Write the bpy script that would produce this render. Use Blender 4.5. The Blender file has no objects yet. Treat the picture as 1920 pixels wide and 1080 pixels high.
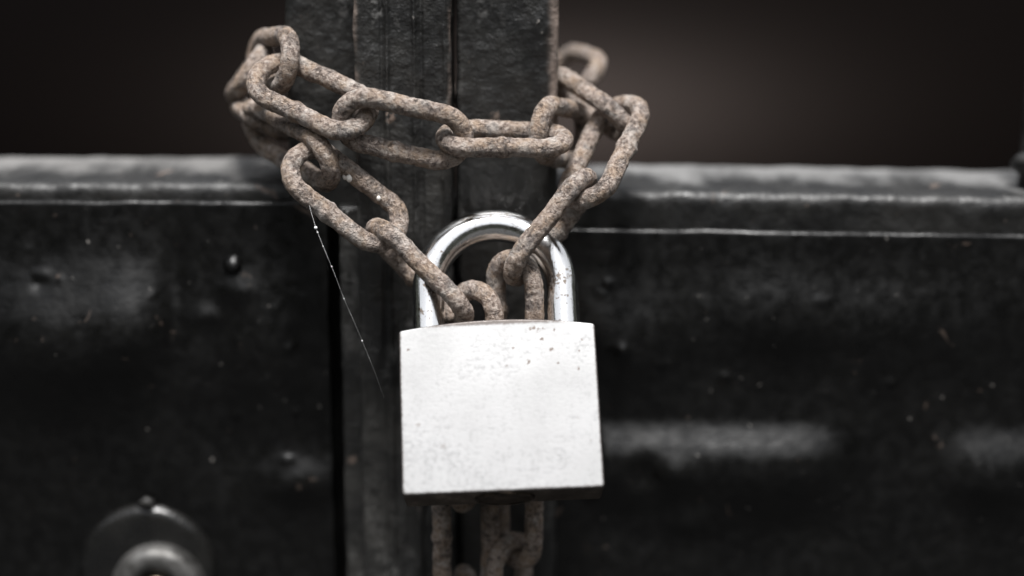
import bpy, bmesh, math, random
from mathutils import Vector, Matrix, Quaternion, noise

random.seed(7)
S = 0.001                                   # the layout below is in millimetres
SC = bpy.context.scene
COL = SC.collection
R = math.radians

# ------------------------------------------------------------------ camera
D = 400.0                                   # focus distance
PITCH = R(12.0)
DV = Vector((0, math.cos(PITCH), -math.sin(PITCH)))
UV = Vector((0, math.sin(PITCH), math.cos(PITCH)))
XV = Vector((1, 0, 0))
CAM = -D * DV
cam_d = bpy.data.cameras.new('camera')
cam = bpy.data.objects.new('camera', cam_d)
COL.objects.link(cam)
cam.location = CAM * S
cam.rotation_euler = (R(90) - PITCH, 0, 0)
cam_d.sensor_width = 36
cam_d.lens = 56.25
cam_d.clip_start = 0.02
cam_d.clip_end = 100
cam_d.dof.use_dof = True
cam_d.dof.focus_distance = D * S
cam_d.dof.aperture_fstop = 2.9
SC.camera = cam

# ------------------------------------------------------------------ sky, sun, exposure
SUN_EL, SUN_AZ = R(72), R(3)                # azimuth: to the right of straight behind the camera
to_sun = Vector((math.sin(SUN_AZ) * math.cos(SUN_EL), -math.cos(SUN_AZ) * math.cos(SUN_EL), math.sin(SUN_EL)))
W = bpy.data.worlds.new('World')
SC.world = W
W.use_nodes = True
wn = W.node_tree
wn.nodes.clear()
sky = wn.nodes.new('ShaderNodeTexSky')
sky.sky_type = 'NISHITA'
sky.sun_disc = False
sky.sun_elevation = SUN_EL
sky.sun_rotation = math.atan2(to_sun.x, to_sun.y)
sky.air_density = 1.0
sky.dust_density = 1.0
hs = wn.nodes.new('ShaderNodeHueSaturation')  # an overcast, colourless sky
hs.inputs['Saturation'].default_value = 0.12
bg = wn.nodes.new('ShaderNodeBackground')
bg.inputs['Strength'].default_value = 0.05
wo = wn.nodes.new('ShaderNodeOutputWorld')
wn.links.new(sky.outputs[0], hs.inputs['Color'])
wn.links.new(hs.outputs[0], bg.inputs['Color'])
wn.links.new(bg.outputs[0], wo.inputs['Surface'])

sun_d = bpy.data.lights.new('sun', 'SUN')
sun_d.energy = 1.5
sun_d.angle = R(16)
sun_d.color = (1.0, 0.985, 0.968)
sun = bpy.data.objects.new('sun', sun_d)
sun.rotation_euler = to_sun.to_track_quat('Z', 'Y').to_euler()
sun.location = to_sun * 2
COL.objects.link(sun)

SC.view_settings.view_transform = 'Standard'
SC.view_settings.look = 'None'
SC.view_settings.exposure = 2.15
SC.view_settings.gamma = 1
SC.cycles.use_denoising = True
SC.cycles.max_bounces = 6


# ------------------------------------------------------------------ layout helpers
def P(px, py, dep):
    """Point seen at photo pixel (px, py), dep mm behind the plane of focus."""
    return CAM + (D + dep) * (DV + XV * ((px - 960) / 3000) + UV * ((540 - py) / 3000))


def at(px, py, Y):
    """Point seen at photo pixel (px, py) on the upright plane Y mm back."""
    r = DV + XV * ((px - 960) / 3000) + UV * ((540 - py) / 3000)
    return CAM + r * ((Y - CAM.y) / r.y)


def nz3(x, y, z, s, o=0.0):
    return noise.noise(Vector((x / s + o, y / s + o * 1.7, z / s - o * 2.3)))


def empty(name, loc, label, cat, group=None):
    o = bpy.data.objects.new(name, None)
    o.empty_display_size = 0.01
    o.location = Vector(loc) * S
    o['label'] = label
    o['category'] = cat
    if group:
        o['group'] = group
    COL.objects.link(o)
    return o


def obj(name, verts, faces, mat, parent=None, origin=(0, 0, 0), smooth=True, rel=True):
    """One mesh object; verts in mm (world mm, or the parent's frame when rel is False)."""
    og = Vector(origin)
    me = bpy.data.meshes.new(name)
    me.from_pydata([tuple((Vector(v) - og) * S) for v in verts], [], faces)
    bm = bmesh.new()
    bm.from_mesh(me)
    bmesh.ops.recalc_face_normals(bm, faces=bm.faces)
    for f in bm.faces:
        f.smooth = smooth
    bm.to_mesh(me)
    bm.free()
    me.materials.append(mat)
    o = bpy.data.objects.new(name, me)
    COL.objects.link(o)
    loc = og * S
    if parent is not None:
        o.parent = parent
        if rel:
            p, acc = parent, Vector((0, 0, 0))
            while p is not None:
                acc += p.location
                p = p.parent
            loc = loc - acc
    o.location = loc
    return o


# ------------------------------------------------------------------ materials
def new_mat(name):
    m = bpy.data.materials.new(name)
    m.use_nodes = True
    nt = m.node_tree
    nt.nodes.clear()
    out = nt.nodes.new('ShaderNodeOutputMaterial')
    b = nt.nodes.new('ShaderNodeBsdfPrincipled')
    nt.links.new(b.outputs[0], out.inputs['Surface'])
    return m, nt, b


class G:
    """Small node-graph builder."""

    def __init__(self, nt):
        self.nt = nt
        self.tc = nt.nodes.new('ShaderNodeTexCoord').outputs['Object']

    def set(self, sock, v):
        if isinstance(v, bpy.types.NodeSocket):
            self.nt.links.new(v, sock)
        else:
            sock.default_value = v

    def noise(self, scale, detail=4, rough=0.55, vec=None, dist=0.0):
        n = self.nt.nodes.new('ShaderNodeTexNoise')
        self.set(n.inputs['Vector'], vec or self.tc)
        n.inputs['Scale'].default_value = scale
        n.inputs['Detail'].default_value = detail
        n.inputs['Roughness'].default_value = rough
        n.inputs['Distortion'].default_value = dist
        return n.outputs['Fac']

    def voro(self, scale, feature='F1', vec=None):
        n = self.nt.nodes.new('ShaderNodeTexVoronoi')
        n.feature = feature
        self.set(n.inputs['Vector'], vec or self.tc)
        n.inputs['Scale'].default_value = scale
        return n.outputs['Distance']

    def map(self, scale=(1, 1, 1), loc=(0, 0, 0), vec=None):
        n = self.nt.nodes.new('ShaderNodeMapping')
        self.set(n.inputs['Vector'], vec or self.tc)
        n.inputs['Scale'].default_value = scale
        n.inputs['Location'].default_value = loc
        return n.outputs[0]

    def ramp(self, fac, stops, interp='LINEAR'):
        n = self.nt.nodes.new('ShaderNodeValToRGB')
        n.color_ramp.interpolation = interp
        el = n.color_ramp.elements
        while len(el) < len(stops):
            el.new(0.5)
        for e, (p, c) in zip(el, stops):
            e.position = p
            e.color = (c, c, c, 1) if not isinstance(c, tuple) else (*c, 1)
        self.set(n.inputs['Fac'], fac)
        return n.outputs['Color']

    def range(self, v, a, b, c=0.0, d=1.0, smooth=True):
        n = self.nt.nodes.new('ShaderNodeMapRange')
        n.interpolation_type = 'SMOOTHSTEP' if smooth else 'LINEAR'
        self.set(n.inputs['Value'], v)
        for i, x in zip((1, 2, 3, 4), (a, b, c, d)):
            n.inputs[i].default_value = x
        return n.outputs[0]

    def math(self, op, a, b=0.0, clamp=False):
        n = self.nt.nodes.new('ShaderNodeMath')
        n.operation = op
        n.use_clamp = clamp
        self.set(n.inputs[0], a)
        self.set(n.inputs[1], b)
        return n.outputs[0]

    def mix(self, f, a, b):
        n = self.nt.nodes.new('ShaderNodeMix')
        n.data_type = 'RGBA'
        self.set(n.inputs['Factor'], f)
        for s, v in ((n.inputs['A'], a), (n.inputs['B'], b)):
            pass
        ia = [i for i in n.inputs if i.type == 'RGBA']
        for s, v in zip(ia, (a, b)):
            if isinstance(v, bpy.types.NodeSocket):
                self.nt.links.new(v, s)
            else:
                s.default_value = (*v, 1)
        return [o for o in n.outputs if o.type == 'RGBA'][0]

    def sep(self, vec=None):
        n = self.nt.nodes.new('ShaderNodeSeparateXYZ')
        self.set(n.inputs[0], vec or self.tc)
        return n.outputs

    def bump(self, h, dist, strength=1.0, nrm=None):
        n = self.nt.nodes.new('ShaderNodeBump')
        n.inputs['Distance'].default_value = dist
        n.inputs['Strength'].default_value = strength
        self.set(n.inputs['Height'], h)
        if nrm:
            self.set(n.inputs['Normal'], nrm)
        return n.outputs[0]


def rust_material(name):
    m, nt, b = new_mat(name)
    g = G(nt)
    info = nt.nodes.new('ShaderNodeObjectInfo')
    off = nt.nodes.new('ShaderNodeVectorMath')
    off.operation = 'ADD'
    nt.links.new(g.tc, off.inputs[0])
    sc = nt.nodes.new('ShaderNodeMath')
    sc.operation = 'MULTIPLY'
    sc.inputs[1].default_value = 3.7
    nt.links.new(info.outputs['Random'], sc.inputs[0])
    nt.links.new(sc.outputs[0], off.inputs[1])
    v = off.outputs[0]
    big = g.noise(220, 3, 0.5, v)
    mid = g.noise(950, 5, 0.62, v, 0.3)
    fine = g.noise(2600, 4, 0.7, v)
    base = g.ramp(mid, [(0.30, (0.13, 0.098, 0.08)), (0.43, (0.25, 0.192, 0.16)), (0.55, (0.41, 0.335, 0.288)), (0.72, (0.54, 0.475, 0.43))])
    warm = g.mix(g.math('MULTIPLY', g.range(big, 0.42, 0.66), 0.5), base, (0.37, 0.25, 0.155))
    pale = g.noise(170, 3, 0.6, v)
    warm = g.mix(g.math('MULTIPLY', g.range(pale, 0.52, 0.68), 0.55), warm, (0.56, 0.52, 0.485))
    # grey mill scale where the rust has flaked, in ragged patches
    area = g.range(g.noise(210, 4, 0.6, v, 0.5), 0.44, 0.62)
    scale = g.math('MULTIPLY', area, g.range(g.noise(700, 5, 0.7, v, 0.6), 0.44, 0.56))
    c = g.mix(g.math('MULTIPLY', scale, 0.55), warm, (0.105, 0.095, 0.095))
    pits = g.range(g.math('ADD', g.math('MULTIPLY', mid, 0.5), g.math('MULTIPLY', fine, 0.5)), 0.40, 0.47, 1.0, 0.0)
    pits = g.math('MULTIPLY', pits, g.range(area, 0, 1, 0.25, 1.0))
    c = g.mix(g.math('MULTIPLY', pits, 0.7), c, (0.04, 0.03, 0.026))
    c = g.mix(g.math('MULTIPLY', g.range(fine, 0.57, 0.68), 0.45), c, (0.74, 0.68, 0.63))
    nt.links.new(c, b.inputs['Base Color'])
    g.set(b.inputs['Roughness'], g.range(scale, 0, 1, 0.72, 0.45))
    b.inputs['Specular IOR Level'].default_value = 0.5
    h = g.math('ADD', g.math('MULTIPLY', mid, 1.0), g.math('MULTIPLY', fine, 0.5))
    h = g.math('SUBTRACT', h, g.math('MULTIPLY', pits, 0.2))
    h = g.math('SUBTRACT', h, g.math('MULTIPLY', scale, 0.35))
    g.set(b.inputs['Normal'], g.bump(h, 0.0012, 1.0))
    return m


def black_paint(name, base=0.008, rough=0.36, aniso=0.0, bump=0.0005, chips=0.5, brush=False, dust=None, edge=None, scuff=0):
    """Thick black gloss paint; dust = (z of the arris, softness, tone) wears the upward edge grey; edge = x beyond which paint is rubbed."""
    m, nt, b = new_mat(name)
    g = G(nt)
    n1 = g.noise(55, 4, 0.55)
    n2 = g.noise(260, 4, 0.6)
    n3 = g.noise(900, 3, 0.6)
    c = g.mix(g.range(n1, 0.35, 0.7), (base * 0.7, base * 0.7, base * 0.7), (base * 1.7, base * 1.65, base * 1.55))
    rgh = g.range(n2, 0.3, 0.7, rough * 0.8, rough * 1.25)
    h = g.math('ADD', g.math('MULTIPLY', n2, 0.8), g.math('MULTIPLY', n3, 0.22))
    if brush:
        br = g.noise(420, 3, 0.6, g.map((0.05, 1, 1)))
        h = g.math('ADD', h, g.math('MULTIPLY', br, 0.28))
    if chips:
        ch = g.math('MULTIPLY', g.range(g.noise(120, 5, 0.65, None, 0.6), 0.66, 0.70), chips)
        c = g.mix(ch, c, (0.17, 0.125, 0.10))
        sp = g.range(g.noise(520, 2, 0.5), 0.745, 0.79)
        c = g.mix(g.math('MULTIPLY', sp, 0.7), c, (0.3, 0.28, 0.26))
        rgh = g.math('ADD', rgh, g.math('MULTIPLY', ch, 0.3))
    if scuff:
        sf = g.math('MULTIPLY', g.range(g.noise(75, 5, 0.6, g.map((1, 1, 0.55)), 0.5), 0.50, 0.66), g.range(g.noise(420, 4, 0.65), 0.40, 0.60))
        c = g.mix(g.math('MULTIPLY', sf, scuff), c, (0.15, 0.147, 0.142))
        rgh = g.math('ADD', rgh, g.math('MULTIPLY', sf, 0.15))
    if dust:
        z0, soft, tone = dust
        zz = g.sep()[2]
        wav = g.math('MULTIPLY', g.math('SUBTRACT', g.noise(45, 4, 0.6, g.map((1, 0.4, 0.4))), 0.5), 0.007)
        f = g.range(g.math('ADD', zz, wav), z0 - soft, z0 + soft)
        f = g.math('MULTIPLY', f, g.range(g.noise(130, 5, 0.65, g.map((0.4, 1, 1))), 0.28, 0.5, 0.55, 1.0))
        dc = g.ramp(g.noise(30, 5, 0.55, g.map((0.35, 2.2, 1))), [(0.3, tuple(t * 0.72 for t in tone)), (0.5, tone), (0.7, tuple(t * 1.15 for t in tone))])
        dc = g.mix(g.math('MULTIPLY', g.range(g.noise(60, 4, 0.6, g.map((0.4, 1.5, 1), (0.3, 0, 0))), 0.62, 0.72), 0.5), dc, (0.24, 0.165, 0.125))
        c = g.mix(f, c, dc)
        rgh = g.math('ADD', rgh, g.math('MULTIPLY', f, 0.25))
    if edge:
        x0, x1 = edge[:2]
        xx = g.sep()[0]
        if len(edge) > 2:
            xx = g.math('ABSOLUTE', xx)
        wav = g.math('MULTIPLY', g.math('SUBTRACT', g.noise(90, 4, 0.6), 0.5), 0.004)
        f = g.range(g.math('ADD', xx, wav), x0, x1)
        f = g.math('MULTIPLY', f, g.range(g.sep()[2], -0.084, -0.078))
        f = g.math('MULTIPLY', f, g.range(g.noise(70, 4, 0.65, g.map((1, 1, 0.6))), 0.46 if len(edge) > 2 else 0.30, 0.62, 0.0, 1.0))
        c = g.mix(g.math('MULTIPLY', f, 0.8), c, (0.20, 0.16, 0.138) if len(edge) > 2 else (0.30, 0.238, 0.205))
    nt.links.new(c, b.inputs['Base Color'])
    g.set(b.inputs['Roughness'], rgh)
    b.inputs['IOR'].default_value = 1.5
    b.inputs['Specular IOR Level'].default_value = 0.38 if brush else 0.5
    if aniso:
        b.inputs['Anisotropic'].default_value = aniso
        t = nt.nodes.new('ShaderNodeCombineXYZ')
        t.inputs[2].default_value = 1.0
        nt.links.new(t.outputs[0], b.inputs['Tangent'])
    g.set(b.inputs['Normal'], g.bump(h, bump, 0.8))
    return m


# ------------------------------------------------------------------ mesh builders
def slab(name, x0, x1, z0, z1, Y, thick, nx, nzz, h, mat, parent, r=(1, 1, 1, 1), shear=0.0, wob=0.0):
    """Closed plate or bar: front is a relief h(x, z) towards the viewer, edges rounded by r = left, right, top, bottom."""
    def axis(a, b, n, ra, rb):
        u = [a + (b - a) * i / n for i in range(n + 1)]
        ex = [a + ra * k for k in (0.06, 0.2, 0.45, 0.75, 1.0)] + [b - rb * k for k in (0.06, 0.2, 0.45, 0.75, 1.0)]
        u = [t for t in u if t in (u[0], u[-1]) or (a + ra < t < b - rb)]
        return sorted(u + ex)
    xs, zs = axis(x0, x1, nx, r[0], r[1]), axis(z0, z1, nzz, r[3], r[2])
    def drop(e, rad):
        return 0.0 if e >= rad else rad - math.sqrt(max(0.0, rad * rad - (rad - e) ** 2))
    V, F = [], []
    nX, nZ = len(xs), len(zs)
    for x in xs:
        for z in zs:
            dd = max(drop(x - x0, r[0]), drop(x1 - x, r[1]), drop(z1 - z, r[2]), drop(z - z0, r[3]))
            wx = wz = 0.0
            if wob:
                wx = wob * nz3(0, 0, z, 9, x0) * (1 if x - x0 < r[0] * 2 or x1 - x < r[1] * 2 else 0)
                wz = wob * nz3(x, 0, 0, 9, z1) * (1 if z1 - z < r[2] * 1.01 else 0)
            V.append((x + wx, Y - h(x, z) + dd, z + wz - shear * (x - x0)))
    for i in range(nX - 1):
        for j in range(nZ - 1):
            a = i * nZ + j
            F.append((a, a + nZ, a + nZ + 1, a + 1))
    loop = [i * nZ for i in range(nX)] + [(nX - 1) * nZ + j for j in range(1, nZ)] + [i * nZ + nZ - 1 for i in range(nX - 2, -1, -1)] + [j for j in range(nZ - 2, 0, -1)]
    n0 = len(V)
    for k in loop:
        V.append((V[k][0], Y + thick, V[k][2]))
    L = len(loop)
    for i in range(L):
        j = (i + 1) % L
        F.append((loop[i], loop[j], n0 + j, n0 + i))
    F.append(tuple(range(n0, n0 + L)))
    return obj(name, V, F, mat, parent, ((x0 + x1) / 2, Y, z1))


def rail(name, x0, x1, prof, n, mat, parent, amp=0.35, shear=0.0, origin=None):
    """A bar along x: cross-section prof [(Y, z)...] closed, roughened a little along its length."""
    dense = []
    for i, p in enumerate(prof):
        q = prof[(i + 1) % len(prof)]
        k = max(1, int(math.hypot(q[0] - p[0], q[1] - p[1]) / 1.5))
        dense += [(p[0] + (q[0] - p[0]) * t / k, p[1] + (q[1] - p[1]) * t / k) for t in range(k)]
    V, F = [], []
    m = len(dense)
    for i in range(n + 1):
        x = x0 + (x1 - x0) * i / n
        for y, z in dense:
            V.append((x, y + amp * 1.6 * nz3(x, y, z, 6.5, 3) + amp * 0.7 * nz3(x, y, z, 2.4, 8),
                      z + amp * nz3(x, y, z, 7, 13) + amp * 1.3 * nz3(x, 0, 0, 22, 4) - shear * (x - x0)))
    for i in range(n):
        for j in range(m):
            a, b = i * m + j, i * m + (j + 1) % m
            F.append((a, b, b + m, a + m))
    F.append(tuple(range(m)))
    F.append(tuple(range(n * m, n * m + m)))
    return obj(name, V, F, mat, parent, origin or (x0, prof[0][0], prof[0][1]))


def lathe(name, prof, seg, mat, parent, origin, axis='y', rel=True, rough=0.0, smooth=True):
    """Turned piece: prof = [(radius, along)]; along runs away from the viewer (y) or up (z)."""
    V, F = [], []
    o = Vector(origin)
    for r_, t in prof:
        for k in range(seg):
            a = 2 * math.pi * k / seg
            rr = r_ * (1 + rough * nz3(math.cos(a) * 3, math.sin(a) * 3, t, 1.3))
            p = Vector((rr * math.cos(a), t, rr * math.sin(a))) if axis == 'y' else Vector((rr * math.cos(a), rr * math.sin(a), t))
            V.append(o + p)
    for i in range(len(prof) - 1):
        for k in range(seg):
            a, b = i * seg + k, i * seg + (k + 1) % seg
            F.append((a, b, b + seg, a + seg))
    F.append(tuple(range(seg)))
    F.append(tuple(range((len(prof) - 1) * seg, len(prof) * seg)))
    return obj(name, V, F, mat, parent, origin, smooth, rel)


def tube(path, rad, seg=14, bumpy=0.0, caps=True):
    """Verts and faces of a round bar along path (list of Vectors); rad a number or a list."""
    V, F = [], []
    t0 = (path[1] - path[0]).normalized()
    ref = Vector((0, 1, 0)) if abs(t0.y) < 0.9 else Vector((1, 0, 0))
    u = (ref - t0 * ref.dot(t0)).normalized()
    for i, p in enumerate(path):
        t = (path[min(i + 1, len(path) - 1)] - path[max(i - 1, 0)]).normalized()
        u = (u - t * u.dot(t)).normalized()
        w = t.cross(u)
        r_ = rad[i] if isinstance(rad, (list, tuple)) else rad
        for k in range(seg):
            a = 2 * math.pi * k / seg
            q = u * math.cos(a) + w * math.sin(a)
            V.append(p + q * (r_ + (bumpy * nz3(*(p + q * r_), 2.0) if bumpy else 0)))
    for i in range(len(path) - 1):
        for k in range(seg):
            a, b = i * seg + k, i * seg + (k + 1) % seg
            F.append((a, b, b + seg, a + seg))
    if caps:
        F.append(tuple(range(seg)))
        F.append(tuple(range((len(path) - 1) * seg, len(path) * seg)))
    return V, F


def gauss(x, z, cx, cz, sx, sz):
    return math.exp(-((x - cx) / sx) ** 2 - ((z - cz) / sz) ** 2)


def sstep(a, b, t):
    t = max(0.0, min(1.0, (t - a) / (b - a)))
    return t * t * (3 - 2 * t)


# ------------------------------------------------------------------ wall far behind the gate
m, nt, b = new_mat('brown_door_paint')
g = G(nt)
nt.links.new(g.mix(g.range(g.noise(3, 3), 0.3, 0.7), (0.0007, 0.0005, 0.0005), (0.001, 0.0007, 0.0006)), b.inputs['Base Color'])
b.inputs['Roughness'].default_value = 0.31
b.inputs['Specular IOR Level'].default_value = 0.019
b.inputs['Specular Tint'].default_value = (1.0, 0.78, 0.70, 1)
BLOCKER_H = 6300
WALL_Y = 900
lean = R(35.5)
V, F = [], []
NW, RW = 40, 5200.0                         # broad sheet; lean and bulge added so its highlight fades sideways
for i in range(NW + 1):
    x = -1300 + 2600 * i / NW
    sag = (x - 15) ** 2 / (2 * RW)
    for t_, u_ in ((0, -900), (0, 700), (60, 700), (60, -900)):
        V.append((x, WALL_Y + u_ * math.sin(lean) + (t_ + sag) * math.cos(lean), u_ * math.cos(lean) - (t_ + sag) * math.sin(lean)))
for i in range(NW):
    for j in range(4):
        p, q = i * 4 + j, i * 4 + (j + 1) % 4
        F.append((p, q, q + 4, p + 4))
F += [(0, 1, 2, 3), (NW * 4, NW * 4 + 1, NW * 4 + 2, NW * 4 + 3)]
wall = obj('wall', V, F, m, None, (0, WALL_Y, -800), smooth=True)
for f in wall.data.polygons:
    f.use_smooth = abs(f.normal.x) < 0.9 and f.area > 0.02
wall['label'] = 'dark brown wall blurred far behind the gate, curve added for light falloff'
wall['category'] = 'wall'

# ------------------------------------------------------------------ unseen ground below the frame, darkened so the gate reflects black
m, nt, b = new_mat('dark_ground')
g = G(nt)
nt.links.new(g.ramp(g.noise(60, 5, 0.6), [(0.3, 0.014), (0.7, 0.03)]), b.inputs['Base Color'])
b.inputs['Roughness'].default_value = 0.9
ground = obj('ground', [(-60000, -60000, -820), (60000, -60000, -820), (60000, 60000, -820), (-60000, 60000, -820)], [(0, 1, 2, 3)], m, None, (0, 0, -820), smooth=False)
ground['kind'] = 'structure'

# added unseen dark ring: blocks the low sky to deepen undersides and reflections
m, nt, b = new_mat('dark_blocker')
g = G(nt)
nt.links.new(g.ramp(g.noise(1.2, 6, 0.65), [(0.3, (0.008, 0.009, 0.007)), (0.7, (0.03, 0.032, 0.025))]), b.inputs['Base Color'])
b.inputs['Roughness'].default_value = 1.0
b.inputs['Specular IOR Level'].default_value = 0.1
V, F = [], []
NS, NR = 96, 14
for j in range(NR + 1):
    for i in range(NS):
        a = 2 * math.pi * i / NS
        rr = 5000 + 9000 * j / NR
        hh = BLOCKER_H * sstep(0, 0.75, j / NR) * (1 + 0.16 * nz3(math.cos(a) * 3, math.sin(a) * 3, j * 0.3, 1.0))
        V.append((rr * math.cos(a), rr * math.sin(a), -830 + hh))
for j in range(NR):
    for i in range(NS):
        p, q = j * NS + i, j * NS + (i + 1) % NS
        F.append((p, q, q + NS, p + NS))
low_sky_blocker = obj('low_sky_blocker', V, F, m, None, (0, 0, -830))
low_sky_blocker['kind'] = 'structure'

# ------------------------------------------------------------------ gate leaves
Y_STRIP, Y_LST, Y_RST, Y_PAN, Y_RAIL = 22.0, 31.0, 27.0, 30.0, 33.0
ZTOP, ZBOT = 110.0, -150.0


def XX(px, py, Y):
    return at(px, py, Y).x


def ZZ(py, Y):
    return at(960, py, Y).z


left = empty('gate_leaf', (-200, Y_RAIL, ZBOT), 'black painted metal gate leaf with a round key lock and a flat cover strip', 'gate', 'two leaves of the black metal gate')
right = empty('gate_leaf', (200, Y_RAIL, ZBOT), 'black painted metal gate leaf with a pressed horizontal bead across its sheet', 'gate', 'two leaves of the black metal gate')

# --- left leaf: sheet
pz1 = ZZ(377, Y_PAN)
px1 = XX(622, 700, Y_PAN)


def lp(px, py):
    q = at(px, py, Y_PAN)
    return q.x, q.z


L_FEAT = []      # (px, py, sx, sz, height) in photo pixels and mm
for f in [(120, 640, 190, 130, 2.2), (250, 600, 70, 90, 0.8), (470, 640, 120, 160, 0.9), (560, 900, 80, 45, 0.9), (420, 720, 60, 200, -0.7),
          (330, 560, 25, 150, -0.45), (80, 528, 13, 11, -0.5), (86, 512, 16, 8, 0.35), (445, 545, 40, 30, 0.4), (330, 440, 18, 30, 0.25), (395, 590, 30, 18, 0.3),
          (440, 778, 9, 7, 0.5), (556, 770, 6, 6, 0.5), (118, 519, 5, 5, 0.4), (56, 466, 5, 5, 0.4), (293, 547, 5, 5, 0.35), (447, 633, 6, 6, 0.4),
          (538, 858, 14, 8, 0.6), (545, 650, 12, 9, 0.4), (520, 575, 8, 8, 0.3)]:
    c = lp(f[0], f[1])
    L_FEAT.append((c[0], c[1], f[2] / 7.2, f[3] / 7.2, f[4] * (3.8 if f[2] > 20 else 1.7)))
SCR = [lp(*p) for p in ((548, 548), (570, 556), (592, 572), (612, 592))]


def h_left(x, z):
    v = 0.0
    for cx, cz, sx, sz, a in L_FEAT:
        if abs(x - cx) < 3 * sx and abs(z - cz) < 3 * sz:
            v += a * gauss(x, z, cx, cz, sx, sz)
    for (ax, az), (bx, bz) in zip(SCR, SCR[1:]):
        dx, dz = bx - ax, bz - az
        t_ = max(0, min(1, ((x - ax) * dx + (z - az) * dz) / (dx * dx + dz * dz)))
        v = max(v, v + 0.22 * math.exp(-(((x - ax - dx * t_) ** 2 + (z - az - dz * t_) ** 2) / 0.5)))
    v += 1.2 * nz3(x, 0, z, 26, 1) + 0.10 * nz3(x, 0, z, 7, 5) + 0.035 * nz3(x, 0, z, 2.4, 9)
    return v


M_PANEL = black_paint('black_brushed_paint', 0.0015, 0.33, 0.5, 0.00030, 0.3, brush=True)
M_PANEL_L = M_PANEL
slab('sheet_panel', -330, px1, ZBOT, pz1, Y_PAN, 2.2, 330, 190, h_left, M_PANEL_L, left, (0.7, 0.8, 1.1, 0.7), wob=0.25)

# --- left leaf: top rail
rz1, rz0 = ZZ(340, Y_RAIL), ZZ(392, Y_RAIL)
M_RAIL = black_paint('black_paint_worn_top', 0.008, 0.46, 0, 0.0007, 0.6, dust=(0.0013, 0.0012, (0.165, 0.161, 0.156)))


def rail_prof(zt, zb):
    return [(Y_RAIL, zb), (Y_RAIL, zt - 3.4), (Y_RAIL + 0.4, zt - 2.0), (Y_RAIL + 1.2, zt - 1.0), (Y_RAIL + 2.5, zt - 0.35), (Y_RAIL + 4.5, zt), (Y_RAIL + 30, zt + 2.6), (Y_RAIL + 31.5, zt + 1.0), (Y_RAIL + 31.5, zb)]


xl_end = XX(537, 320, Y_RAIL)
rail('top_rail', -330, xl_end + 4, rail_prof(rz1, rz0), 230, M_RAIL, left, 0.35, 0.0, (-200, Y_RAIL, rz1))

# --- left leaf: stile behind, cover strip in front


def h_bar(seed, amp=0.5):
    def f(x, z):
        return amp * (0.8 * nz3(x, 0, z * 0.55, 6, seed) + 0.42 * nz3(x, 0, z * 0.6, 2.4, seed + 3) + 0.16 * nz3(x, 0, z, 1.1, seed + 7))
    return f


def ridge(x, c, w):
    return math.exp(-((x - c) / w) ** 2)


M_BAR = black_paint('black_thick_paint', 0.02, 0.34, 0, 0.0012, 0.6, scuff=0.45)
slab('gap_backing', XX(540, 150, 50), XX(900, 150, 50), ZBOT, rz0, 58.0, 8, 30, 60, h_bar(5, 0.3), M_BAR, left)  # added backing, hides the lit wall so the slot stays dark
slab('stile', XX(536, 150, Y_LST), XX(850, 150, Y_LST), rz0 - 2, ZTOP, Y_LST + 0.0, 26, 90, 150, h_bar(2, 0.55), M_BAR, left, (2.2, 1, 1, 1), wob=0.25)
sx0, sx1 = XX(664, 150, Y_STRIP), XX(846, 150, Y_STRIP)


def h_strip(x, z):
    v = h_bar(11, 0.5)(x, z) + 0.32 * nz3(x, 0, z * 0.12, 1.7, 6) + 0.35 * max(0, nz3(x, 0, z * 0.3, 3.4, 14))
    k = (x - sx0) / (sx1 - sx0)
    for c, a, w in ((0.34, 1.5, 0.55), (0.62, 1.6, 0.5), (0.69, -1.2, 0.5), (0.28, -0.9, 0.45), (0.93, 0.7, 0.5)):
        v += a * ridge(x + 0.25 * nz3(0, 0, z, 12, 4), sx0 + c * (sx1 - sx0), w) * (0.65 + 0.5 * nz3(0, 0, z, 8, c * 9))
    return v


M_STRIP = black_paint('black_flaking_paint', 0.024, 0.35, 0, 0.0013, 0.9, scuff=0.8, edge=((sx1 - sx0) / 2 * S - 0.0016, (sx1 - sx0) / 2 * S - 0.0002, 'both'))
slab('cover_strip', sx0, sx1, ZBOT, ZTOP, Y_STRIP, 6.5, 90, 300, h_strip, M_STRIP, left, (1.1, 1.3, 1, 1), wob=0.45)
jx0 = XX(641, 700, 25.0)
slab('jamb_bar', jx0, sx0 + 6, ZBOT, rz0 + 2, 25.0, 5.5, 20, 160, h_bar(31, 0.55), M_BAR, left, (1.2, 0.5, 1, 1), wob=0.3)

# --- left leaf: rivet and lock
q = at(438, 497, Y_PAN)
lathe('rivet', [(0.2, -2.2), (0.9, -2.1), (1.6, -1.7), (2.2, -1.1), (2.8, 0.0), (3.0, 1.0)], 20, M_PANEL, left, (q.x, Y_PAN - h_left(q.x, q.z) + 0.2, q.z), rough=0.15)
q = at(280, 1064, Y_PAN)
ly = Y_PAN - h_left(q.x, q.z)
M_ROS = black_paint('black_gloss_rosette', 0.009, 0.25, 0, 0.0003, 0.3)
ros = lathe('lock_rosette', [(2, -3.2), (14.6, -3.2), (16.8, -2.9), (18.1, -2.1), (18.7, -0.9), (18.8, 1.2)], 64, M_ROS, left, (q.x, ly, q.z), rough=0.012)
m, nt, b = new_mat('worn_steel')
g = G(nt)
nt.links.new(g.ramp(g.noise(150, 5, 0.6), [(0.3, (0.06, 0.058, 0.055)), (0.55, (0.17, 0.167, 0.162)), (0.75, (0.24, 0.235, 0.23))]), b.inputs['Base Color'])
b.inputs['Metallic'].default_value = 0.85
g.set(b.inputs['Roughness'], g.range(g.noise(260, 4), 0.3, 0.7, 0.42, 0.62))
M_STEEL = m
qc = at(292, 1114, Y_PAN - 8)
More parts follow.
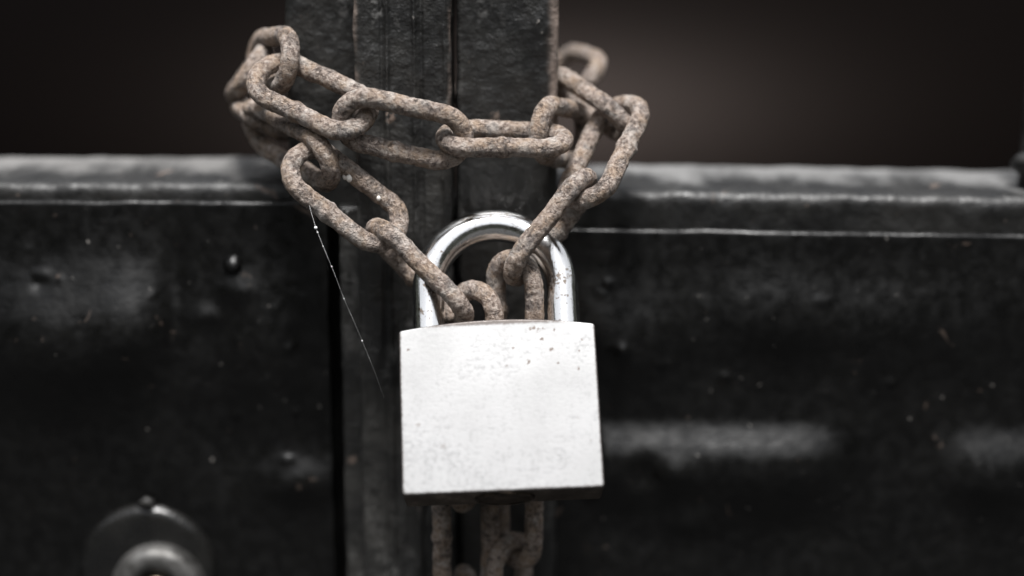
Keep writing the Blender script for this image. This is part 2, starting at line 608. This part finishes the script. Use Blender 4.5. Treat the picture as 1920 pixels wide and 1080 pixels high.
lathe('lock_cylinder', [(6.0, -4.6), (6.5, -5.9), (8.8, -6.5), (11.6, -6.0), (12.7, -4.6), (13.0, -2.5), (13.1, 0.5)], 56, M_STEEL, ros, (qc.x, ly - 2.6, qc.z), rough=0.004)
m, nt, b = new_mat('tarnished_brass')
g = G(nt)
nt.links.new(g.ramp(g.noise(300, 4), [(0.35, (0.02, 0.017, 0.014)), (0.65, (0.11, 0.085, 0.065))]), b.inputs['Base Color'])
b.inputs['Metallic'].default_value = 0.9
b.inputs['Roughness'].default_value = 0.35
M_BRASS = m
lathe('key_plug', [(0.6, -6.6), (4.6, -6.6), (5.2, -6.1), (5.3, -3.0)], 40, M_BRASS, ros, (qc.x, ly - 2.6, qc.z))
q2 = at(276, 944, Y_PAN - 2)
V, F = tube([q2 + Vector((-2.6, 0.8, -1.0)), q2 + Vector((-1.3, -0.4, -0.1)), q2 + Vector((0.0, -0.6, 0.6)), q2 + Vector((1.2, -0.4, 0.2)), q2 + Vector((2.6, 0.8, -1.0))],
            [0.4, 1.1, 1.5, 1.1, 0.4], 12, 0.7)
obj('paint_crust', V, F, M_STRIP, ros, tuple(q2))

# --- right leaf
SH = 0.014
rx0 = XX(1047, 150, 27.0) - 4
rpz1 = ZZ(428, Y_PAN)


def rp(px, py):
    q = at(px, py, Y_PAN)
    return q.x, q.z + SH * (q.x - rx0)


R_FEAT = []
for f in [(1180, 640, 110, 90, 1.0), (1480, 600, 180, 80, 1.1), (1330, 560, 60, 120, -0.5), (1750, 600, 130, 90, 0.6), (1165, 652, 14, 14, 0.9), (1140, 530, 7, 7, 0.6),
          (1128, 548, 6, 6, 0.5), (1240, 680, 9, 7, 0.4), (1360, 705, 12, 8, 0.5), (1672, 716, 8, 7, 0.5), (1592, 917, 5, 5, 0.5), (1390, 1010, 14, 22, 0.6),
          (1260, 880, 40, 26, 0.5), (1210, 880, 30, 30, -0.6), (1290, 980, 60, 30, 0.4), (1850, 900, 60, 40, 0.4), (1530, 560, 7, 7, 0.4), (1545, 562, 6, 6, 0.4)]:
    c = rp(f[0], f[1])
    R_FEAT.append((c[0], c[1], f[2] / 7.2, f[3] / 7.2, f[4] * (3.6 if f[2] > 20 else 1.7)))
bz = rp(1350, 822)[1]
bxa, bxb, bxc = rp(1120, 822)[0], rp(1590, 822)[0], rp(1770, 822)[0]


def h_right(x, z):
    v = 0.0
    for cx, cz, sx, sz, a in R_FEAT:
        if abs(x - cx) < 3 * sx and abs(z - cz) < 3 * sz:
            v += a * gauss(x, z, cx, cz, sx, sz)
    # pressed bead: comes out over 6 mm, falls back slowly below
    along = sstep(bxa - 6, bxa + 3, x) * (1 - sstep(bxb - 12, bxb + 9, x)) + 0.75 * sstep(bxc - 6, bxc + 8, x)
    d_ = z - bz
    prof = (1 - sstep(-6.0, 6.5, d_)) * sstep(-30, -7, d_)
    v += (4.6 + 0.6 * nz3(x, 0, 0, 17, 50)) * prof * along
    v += 1.2 * nz3(x, 0, z, 24, 21) + 0.12 * nz3(x, 0, z, 7, 25) + 0.045 * nz3(x, 0, z, 2.4, 29)
    return v


slab('sheet_panel', rx0, 360, ZBOT, rpz1, Y_PAN, 2.2, 340, 190, h_right, M_PANEL, right, (0.8, 0.7, 1.1, 0.7), SH, 0.3)
rrz1, rrz0 = ZZ(352, Y_RAIL), ZZ(446, Y_RAIL)
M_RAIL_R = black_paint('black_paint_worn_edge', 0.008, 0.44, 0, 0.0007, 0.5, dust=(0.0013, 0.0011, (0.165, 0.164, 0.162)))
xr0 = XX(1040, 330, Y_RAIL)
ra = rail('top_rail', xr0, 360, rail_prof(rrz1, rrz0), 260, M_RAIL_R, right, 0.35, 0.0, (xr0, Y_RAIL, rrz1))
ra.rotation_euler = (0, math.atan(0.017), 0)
stx0, stx1 = XX(857, 150, Y_RST), XX(1047, 150, Y_RST)
M_BAR_R = black_paint('black_paint_rubbed_edge', 0.02, 0.34, 0, 0.0012, 0.6, scuff=0.5, edge=((stx1 - stx0) / 2 * S - 0.0034, (stx1 - stx0) / 2 * S - 0.0012))


def h_rst(x, z):
    a, b_ = at(1000, 50, Y_RST), at(1005, 95, Y_RST)
    return h_bar(41, 0.6)(x, z) + 0.9 * gauss(x, z, a.x, a.z, 3.4, 4.5) - 0.8 * gauss(x, z, a.x - 1, a.z + 1, 1.6, 3) + 0.5 * gauss(x, z, b_.x, b_.z, 2, 1.2)


slab('stile', stx0, stx1, ZBOT, ZTOP, Y_RST, 30, 70, 220, h_rst, M_BAR_R, right, (1.0, 2.6, 1, 1), wob=0.3)
# upright bar of the railing at the frame's edge, with its lumpy weld
pk = at(1940, 318, Y_RAIL + 12)
V, F = tube([Vector((pk.x, pk.y, pk.z - 4)), Vector((pk.x, pk.y, pk.z + 20)), Vector((pk.x, pk.y, pk.z + 90))], 4.2, 16, 0.3)
obj('picket', V, F, M_BAR, right, tuple(pk))
V, F = tube([pk + Vector((-7, -1, 1.5)), pk + Vector((-5, -2, 2.0)), pk + Vector((-2, -4, 3.0)), pk + Vector((2, -4, 2)), pk + Vector((5, -2, 1))], [1.0, 2.6, 3.6, 3.2, 1.2], 14, 1.6)
obj('weld_bead', V, F, M_BAR, right, tuple(pk))

# ------------------------------------------------------------------ padlock
TILT, ROLL = R(30), R(-2.4)
BW, BH, BT = 48.4, 41.0, 15.5
pb = at(944, 921, -28.0)                       # front edge of the underside, centre
pad = empty('padlock', tuple(pb), 'silver padlock with a blank pale face, hanging from the rusty chain by its bright shackle', 'padlock')
rot = Matrix.Rotation(-TILT, 3, 'X') @ Matrix.Rotation(ROLL, 3, 'Y')
pad.rotation_euler = rot.to_euler()
# padlock frame: x right, y back, z up; origin at the middle of the front lower edge

m, nt, b = new_mat('pale_satin_steel')
g = G(nt)
xyz = g.sep()
n_f = g.noise(900, 4, 0.65)
n_m = g.noise(180, 4, 0.6)
c = g.ramp(g.math('ADD', g.math('MULTIPLY', n_f, 0.6), g.math('MULTIPLY', n_m, 0.4)), [(0.3, (0.22, 0.22, 0.22)), (0.5, (0.295, 0.295, 0.297)), (0.7, (0.33, 0.33, 0.332))])
# tarnish along the edges of the face
ex = g.math('SUBTRACT', BW / 2 * S, g.math('ABSOLUTE', xyz[0]))
ez = g.math('SUBTRACT', (BH + 1.0) * S, xyz[2])
ee = g.math('MINIMUM', ex, g.math('MINIMUM', ez, xyz[2]))
wv = g.math('MULTIPLY', g.math('SUBTRACT', g.noise(700, 4, 0.7), 0.42), 0.0014)
rim = g.range(g.math('ADD', ee, wv), 0.0001, 0.0010, 1.0, 0.0)
c = g.mix(g.math('MULTIPLY', rim, 0.85), c, (0.075, 0.06, 0.053))
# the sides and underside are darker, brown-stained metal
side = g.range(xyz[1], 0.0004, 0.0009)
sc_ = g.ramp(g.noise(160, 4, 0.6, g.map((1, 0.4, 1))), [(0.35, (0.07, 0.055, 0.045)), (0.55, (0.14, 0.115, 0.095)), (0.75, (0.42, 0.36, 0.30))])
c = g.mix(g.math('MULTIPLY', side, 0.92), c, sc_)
# specks and scars, where they are
specks = None
for sx_, sz_, sr in [(9.0, 40.4, 0.75), (10.2, 39.6, 0.8), (11.4, 39.9, 0.5), (8.2, 40.2, 0.5), (11.0, 37.4, 0.6), (13.2, 34.6, 0.75), (7.4, 32.0, 0.55), (7.3, 31.2, 0.45), (14.0, 39.6, 0.45),
                     (19.4, 29.6, 0.55), (3.8, 35.3, 0.4), (2.0, 30.8, 0.45), (14.6, 31.2, 0.35), (-20.0, 17.0, 0.8), (-14.0, 11.5, 0.8), (18.6, 17.2, 0.45), (20.8, 37.0, 0.4), (-22.0, 36.0, 0.4),
                     (20.0, 34.0, 0.3), (21.5, 11.5, 0.4)]:
    vd = nt.nodes.new('ShaderNodeVectorMath')
    vd.operation = 'DISTANCE'
    nt.links.new(g.tc, vd.inputs[0])
    vd.inputs[1].default_value = (sx_ * S, 0, sz_ * S)
    dd = g.math('ADD', vd.outputs['Value'], g.math('MULTIPLY', g.math('SUBTRACT', g.noise(1600, 3, 0.6), 0.5), 0.0016))
    f = g.range(dd, sr * 0.35 * S, sr * S, 1.0 if sz_ > 20 else 0.45, 0.0)
    specks = f if specks is None else g.math('MAXIMUM', specks, f)
specks = g.math('MULTIPLY', specks, g.range(n_f, 0.40, 0.52))
fine_sp = g.math('MULTIPLY', g.range(g.noise(1300, 3, 0.7), 0.60, 0.68), g.range(g.noise(90, 3, 0.6), 0.5, 0.62))
c = g.mix(g.math('MULTIPLY', specks, 0.85), c, (0.10, 0.075, 0.062))
c = g.mix(g.math('MULTIPLY', fine_sp, 0.2), c, (0.30, 0.28, 0.27))
nt.links.new(c, b.inputs['Base Color'])
b.inputs['Metallic'].default_value = 0.75
g.set(b.inputs['Roughness'], g.math('ADD', g.range(n_f, 0.3, 0.7, -0.08, 0.08), g.range(g.noise(45, 3, 0.5), 0.35, 0.65, 0.44, 0.58)))
g.set(b.inputs['Normal'], g.bump(g.math('ADD', n_f, g.math('MULTIPLY', n_m, 0.6)), 0.00005, 0.5))
M_BODY = m

# body: rounded-corner outline with an arched top, extruded and bevelled
out = []
cr = 0.9
def corner(cx, cz, a0):
    return [(cx + cr * math.cos(a0 + k * math.pi / 8), cz + cr * math.sin(a0 + k * math.pi / 8)) for k in range(5)]
hw = BW / 2
out += corner(-hw + cr, cr, math.pi)
out += corner(hw - cr, cr, 1.5 * math.pi)
out += corner(hw - cr, BH - cr, 0)
out += [(hw - cr - (2 * hw - 2 * cr) * k / 24, BH + 1.9 * (1 - (1 - 2 * k / 24) ** 2)) for k in range(1, 24)]
out += corner(-hw + cr, BH - cr, 0.5 * math.pi)
bm = bmesh.new()
vs = [bm.verts.new((x * S, 0, z * S)) for x, z in out]
fr = bm.faces.new(vs)
ext = bmesh.ops.extrude_face_region(bm, geom=[fr])
nv = [v for v in ext['geom'] if isinstance(v, bmesh.types.BMVert)]
bmesh.ops.translate(bm, verts=nv, vec=(0, BT * S, 0))
bm.edges.ensure_lookup_table()
ed = [e for e in bm.edges if abs(e.verts[0].co.y - e.verts[1].co.y) < 1e-7]
bmesh.ops.bevel(bm, geom=ed, offset=0.45 * S, segments=3, profile=0.5, affect='EDGES')
bmesh.ops.recalc_face_normals(bm, faces=bm.faces)
for f in bm.faces:
    f.smooth = len(f.verts) < 8
me = bpy.data.meshes.new('body')
bm.to_mesh(me)
bm.free()
me.materials.append(M_BODY)
o = bpy.data.objects.new('body', me)
COL.objects.link(o)
o.parent = pad

m, nt, b = new_mat('bright_chrome')
g = G(nt)
str_ = g.noise(900, 3, 0.6, g.map((1, 1, 0.03)))
fl = g.noise(1100, 3, 0.6)
c = g.mix(g.range(g.math('ADD', g.math('MULTIPLY', fl, 0.5), g.math('MULTIPLY', g.noise(160, 4, 0.65), 0.5)), 0.56, 0.64), (0.86, 0.86, 0.86), (0.34, 0.28, 0.23))
nt.links.new(c, b.inputs['Base Color'])
b.inputs['Metallic'].default_value = 1.0
g.set(b.inputs['Roughness'], g.range(g.noise(500, 3), 0.3, 0.7, 0.12, 0.22))
g.set(b.inputs['Normal'], g.bump(g.math('ADD', str_, g.math('MULTIPLY', fl, 0.35)), 0.00008, 0.55))
M_CHROME = m
SR, SRAD, ZS = 4.1, 16.9, BH + 12.4
path = [Vector((-SRAD, BT / 2, BH - 3 + (ZS - BH + 3) * k / 12)) for k in range(12)]
path += [Vector((-SRAD * math.cos(math.pi * k / 48), BT / 2, ZS + SRAD * math.sin(math.pi * k / 48))) for k in range(49)]
path += [Vector((SRAD, BT / 2, ZS - (ZS - BH + 3) * k / 12)) for k in range(1, 13)]
V, F = tube(path, SR, 40)
obj('shackle', V, F, M_CHROME, pad, (0, 0, 0), rel=False)
lathe('key_cylinder', [(0.4, -0.5), (5.6, -0.5), (5.9, -0.1), (6.3, -0.1), (6.6, -0.7), (7.2, -0.7), (7.4, -0.2), (7.4, 1.0)], 48, M_BRASS, pad, (0.3, BT / 2, 0), 'z', rel=False)

# ------------------------------------------------------------------ chain
M_RUST = rust_material('rusty_iron')
WIRE, OUTL, CC = 2.42, 34.0, 13.0
chain = empty('chain', tuple(P(960, 300, 10)), 'rusty brown iron chain looped round the gate posts, its two tails hanging behind the padlock', 'chain')


def link_mesh(L, seed, cc=CC, n=210, seg=32):
    a = L / 2 - WIRE - cc / 2
    r_ = cc / 2
    per = 4 * a + 2 * math.pi * r_
    V, F = [], []
    for i in range(n):
        s = per * i / n
        if s < 2 * a:
            p, tdir = Vector((-a + s, r_, 0)), Vector((1, 0, 0))
        elif s < 2 * a + math.pi * r_:
            th = (s - 2 * a) / r_
            p, tdir = Vector((a + r_ * math.sin(th), r_ * math.cos(th), 0)), Vector((math.cos(th), -math.sin(th), 0))
        elif s < 4 * a + math.pi * r_:
            q_ = s - 2 * a - math.pi * r_
            p, tdir = Vector((a - q_, -r_, 0)), Vector((-1, 0, 0))
        else:
            th = (s - 4 * a - math.pi * r_) / r_
            p, tdir = Vector((-a - r_ * math.sin(th), -r_ * math.cos(th), 0)), Vector((-math.cos(th), math.sin(th), 0))
        nrm = Vector((0, 0, 1)).cross(tdir)
        # a few bends and a weld swelling on one side, so no link is a perfect oval
        p = p + nrm * (0.28 * nz3(p.x, p.y, 0, 9, seed)) + Vector((0, 0, 0.35 * nz3(p.x, p.y, 5, 13, seed)))
        ws = per * 0.5 + 2 * a * 0.15
        weld = 0.42 * math.exp(-((s - (2 * a + math.pi * r_ + a * 1.1)) / 1.0) ** 2)
        for k in range(seg):
            t_ = 2 * math.pi * k / seg
            d_ = nrm * math.cos(t_) + Vector((0, 0, 1)) * math.sin(t_)
            c_ = p + d_ * WIRE
            rad = WIRE + weld + 0.20 * nz3(*c_, 3.2, seed + 5) + 0.17 * nz3(*c_, 1.4, seed + 9) + 0.10 * nz3(*c_, 0.75, seed + 2)
            V.append((p + d_ * rad))
    for i in range(n):
        for k in range(seg):
            a_, b_ = i * seg + k, i * seg + (k + 1) % seg
            c_, d_ = ((i + 1) % n) * seg + (k + 1) % seg, ((i + 1) % n) * seg + k
            F.append((a_, b_, c_, d_))
    return V, F


links = {}


def link(key, A, B, w, fine=True):
    """One link from outer end A to outer end B; w = direction across it as (right, up, back) seen from the camera."""
    A, B = Vector(A), Vector(B)
    ax = (B - A)
    L = ax.length
    ax.normalize()
    wv_ = XV * w[0] + UV * w[1] + DV * w[2]
    wv_ = (wv_ - ax * wv_.dot(ax)).normalized()
    zz = ax.cross(wv_)
    seed = 10 + 3.7 * len(links)
    V, F = link_mesh(L, seed, n=210 if fine else 96, seg=32 if fine else 18)
    o = obj('link', V, F, M_RUST, chain, (0, 0, 0), rel=False)
    M = Matrix((ax, wv_, zz)).transposed().to_4x4()
    o.rotation_euler = M.to_euler()
    o.location = (A + B) / 2 * S - chain.location
    links[key] = o
    print('link', key, 'length %.1f' % L)
    return o


# upper run across the front of the posts, left to right
link('U0', P(470, 134, 17), P(464, 142, 51), (-0.57, -0.82, 0))
link('L1', P(549, 112, 3), P(473, 118, 34), (0.05, 1, 0.1))
link('L2', P(474, 128, 9), P(699, 232, -1), (0.3, 0.62, 0.42))
link('L3', P(622, 214, -1), P(886, 270, 1), (0.2, 0.86, -0.5))
link('D', P(817, 258, 3), P(1075, 263, 5), (0, 0.43, 0.9))
link('L5', P(1002, 238, 4), P(1100, 260, 33), (0.2, 0.95, 0.1))
# right side, coming round from behind and down to the shackle
link('L7', P(1112, 152, 36), P(1036, 126, 65), (0.25, 0.75, 0.6))
link('L6', P(1040, 152, 34), P(1186, 248, 14), (0.08, 0.12, -1))
link('L8', P(1180, 183, 20), P(1082, 390, 1), (-0.8, -0.2, 0.45))
link('H', P(1114, 322, 5), P(950, 532, 3), (-0.25, 0.18, -0.95))
# left side, coming round from behind and down to the shackle
link('V0', P(488, 228, 18), P(496, 222, 52), (0.87, -0.48, 0))
link('V2', P(460, 222, 25), P(632, 322, 1), (-0.5, 0.85, -0.05))
link('E', P(540, 284, 2), P(754, 452, 4), (0.6, 0.65, 0.45))
link('G1', P(690, 416, 6), P(884, 608, 4), (0.2, 0.2, -0.95))
# tails behind the padlock
YT = 7.0
link('F', at(964, 468, YT - 1), at(969, 718, YT), (0.72, 0, -0.68))
link('F2', at(969, 648, YT), at(972, 893, YT), (0.55, 0, 0.83))
link('F3', at(971, 822, YT + 2), at(969, 1066, YT + 2), (0.66, 0, -0.75))
link('F4', at(958, 1000, YT + 1), at(945, 1244, YT + 1), (0.6, 0.3, 0.75))
link('G', at(893, 527, YT - 1), at(888, 777, YT), (0.76, 0, -0.65))
link('G2', at(880, 710, YT), at(872, 958, YT), (0.25, 0, 0.97))
link('X1', at(873, 886, YT - 1), at(875, 1130, YT - 1), (0.97, 0, 0.25))
link('X2', at(875, 1062, YT), at(878, 1306, YT), (0.25, 0, -0.97))
# the part of the loop that passes behind the posts
for k, (A_, B_) in enumerate(((P(470, 140, 46), Vector((-44, 72, 44))), (Vector((-50, 72, 44)), Vector((-17, 73, 42))), (Vector((-22, 73, 42)), Vector((10, 72, 41))))):
    link('B%d' % k, A_, B_, (0, 1, 0.1) if k % 2 else (0, 0.2, 1), False)

# two drops of white paint on the long left link
m, nt, b = new_mat('white_paint_drop')
b.inputs['Base Color'].default_value = (0.75, 0.72, 0.68, 1)
b.inputs['Roughness'].default_value = 0.35
M_WHITE = m
for px_, py_, dep_, rr in ((655, 334, 4.0, 0.85), (647, 331, 4.6, 0.7), (710, 372, 4.0, 0.55)):
    q = P(px_, py_, dep_)
    V = []
    F = []
    for i in range(7):
        th = math.pi * i / 6
        for k in range(12):
            a = 2 * math.pi * k / 12
            V.append(q + Vector((rr * math.sin(th) * math.cos(a), rr * 0.7 * math.cos(th), 1.3 * rr * math.sin(th) * math.sin(a))))
    for i in range(6):
        for k in range(12):
            a, b_ = i * 12 + k, i * 12 + (k + 1) % 12
            F.append((a, b_, b_ + 12, a + 12))
    e_ = links['E']
    o = obj('paint_drop', V, F, M_WHITE, None, tuple(q))
    o.parent = e_
    o.matrix_parent_inverse = (Matrix.Translation(Vector(e_.location) + Vector(chain.location)) @ e_.rotation_euler.to_matrix().to_4x4()).inverted()

# ------------------------------------------------------------------ cobweb strand
m, nt, b = new_mat('cobweb_silk')
b.inputs['Base Color'].default_value = (0.8, 0.8, 0.8, 1)
b.inputs['Roughness'].default_value = 0.4
M_WEB = m
pts = [P(574, 366, -1), P(583, 396, -3), P(592, 427, -3.5), P(606, 462, -3.5), P(622, 500, -3), P(645, 560, -2), P(672, 622, 0), P(700, 690, 3), P(720, 745, 8)]
web = empty('cobweb_strand', tuple(pts[0]), 'fine white cobweb strand with a bright bead, hanging from the chain across the gate gap', 'cobweb')
dense = []
for p, q in zip(pts, pts[1:]):
    dense += [p + (q - p) * t_ / 4 for t_ in range(4)]
dense.append(pts[-1])
V, F = tube(dense, [(0.026 if i < 15 else 0.009) + 0.012 * random.random() for i in range(len(dense))], 6)
obj('thread', V, F, M_WEB, web, tuple(pts[0]))
for px_, py_, rr in ((592, 427, 0.42), (594, 434, 0.22), (606, 460, 0.16), (622, 497, 0.2), (645, 560, 0.15), (684, 652, 0.2)):
    k = min(range(len(dense)), key=lambda i: (dense[i] - P(px_, py_, -3)).length)
    lathe('bead', [(rr * math.sin(math.pi * (i + 0.3) / 6.6), rr * -math.cos(math.pi * (i + 0.3) / 6.6)) for i in range(7)], 10, M_WEB, web, tuple(dense[k]))
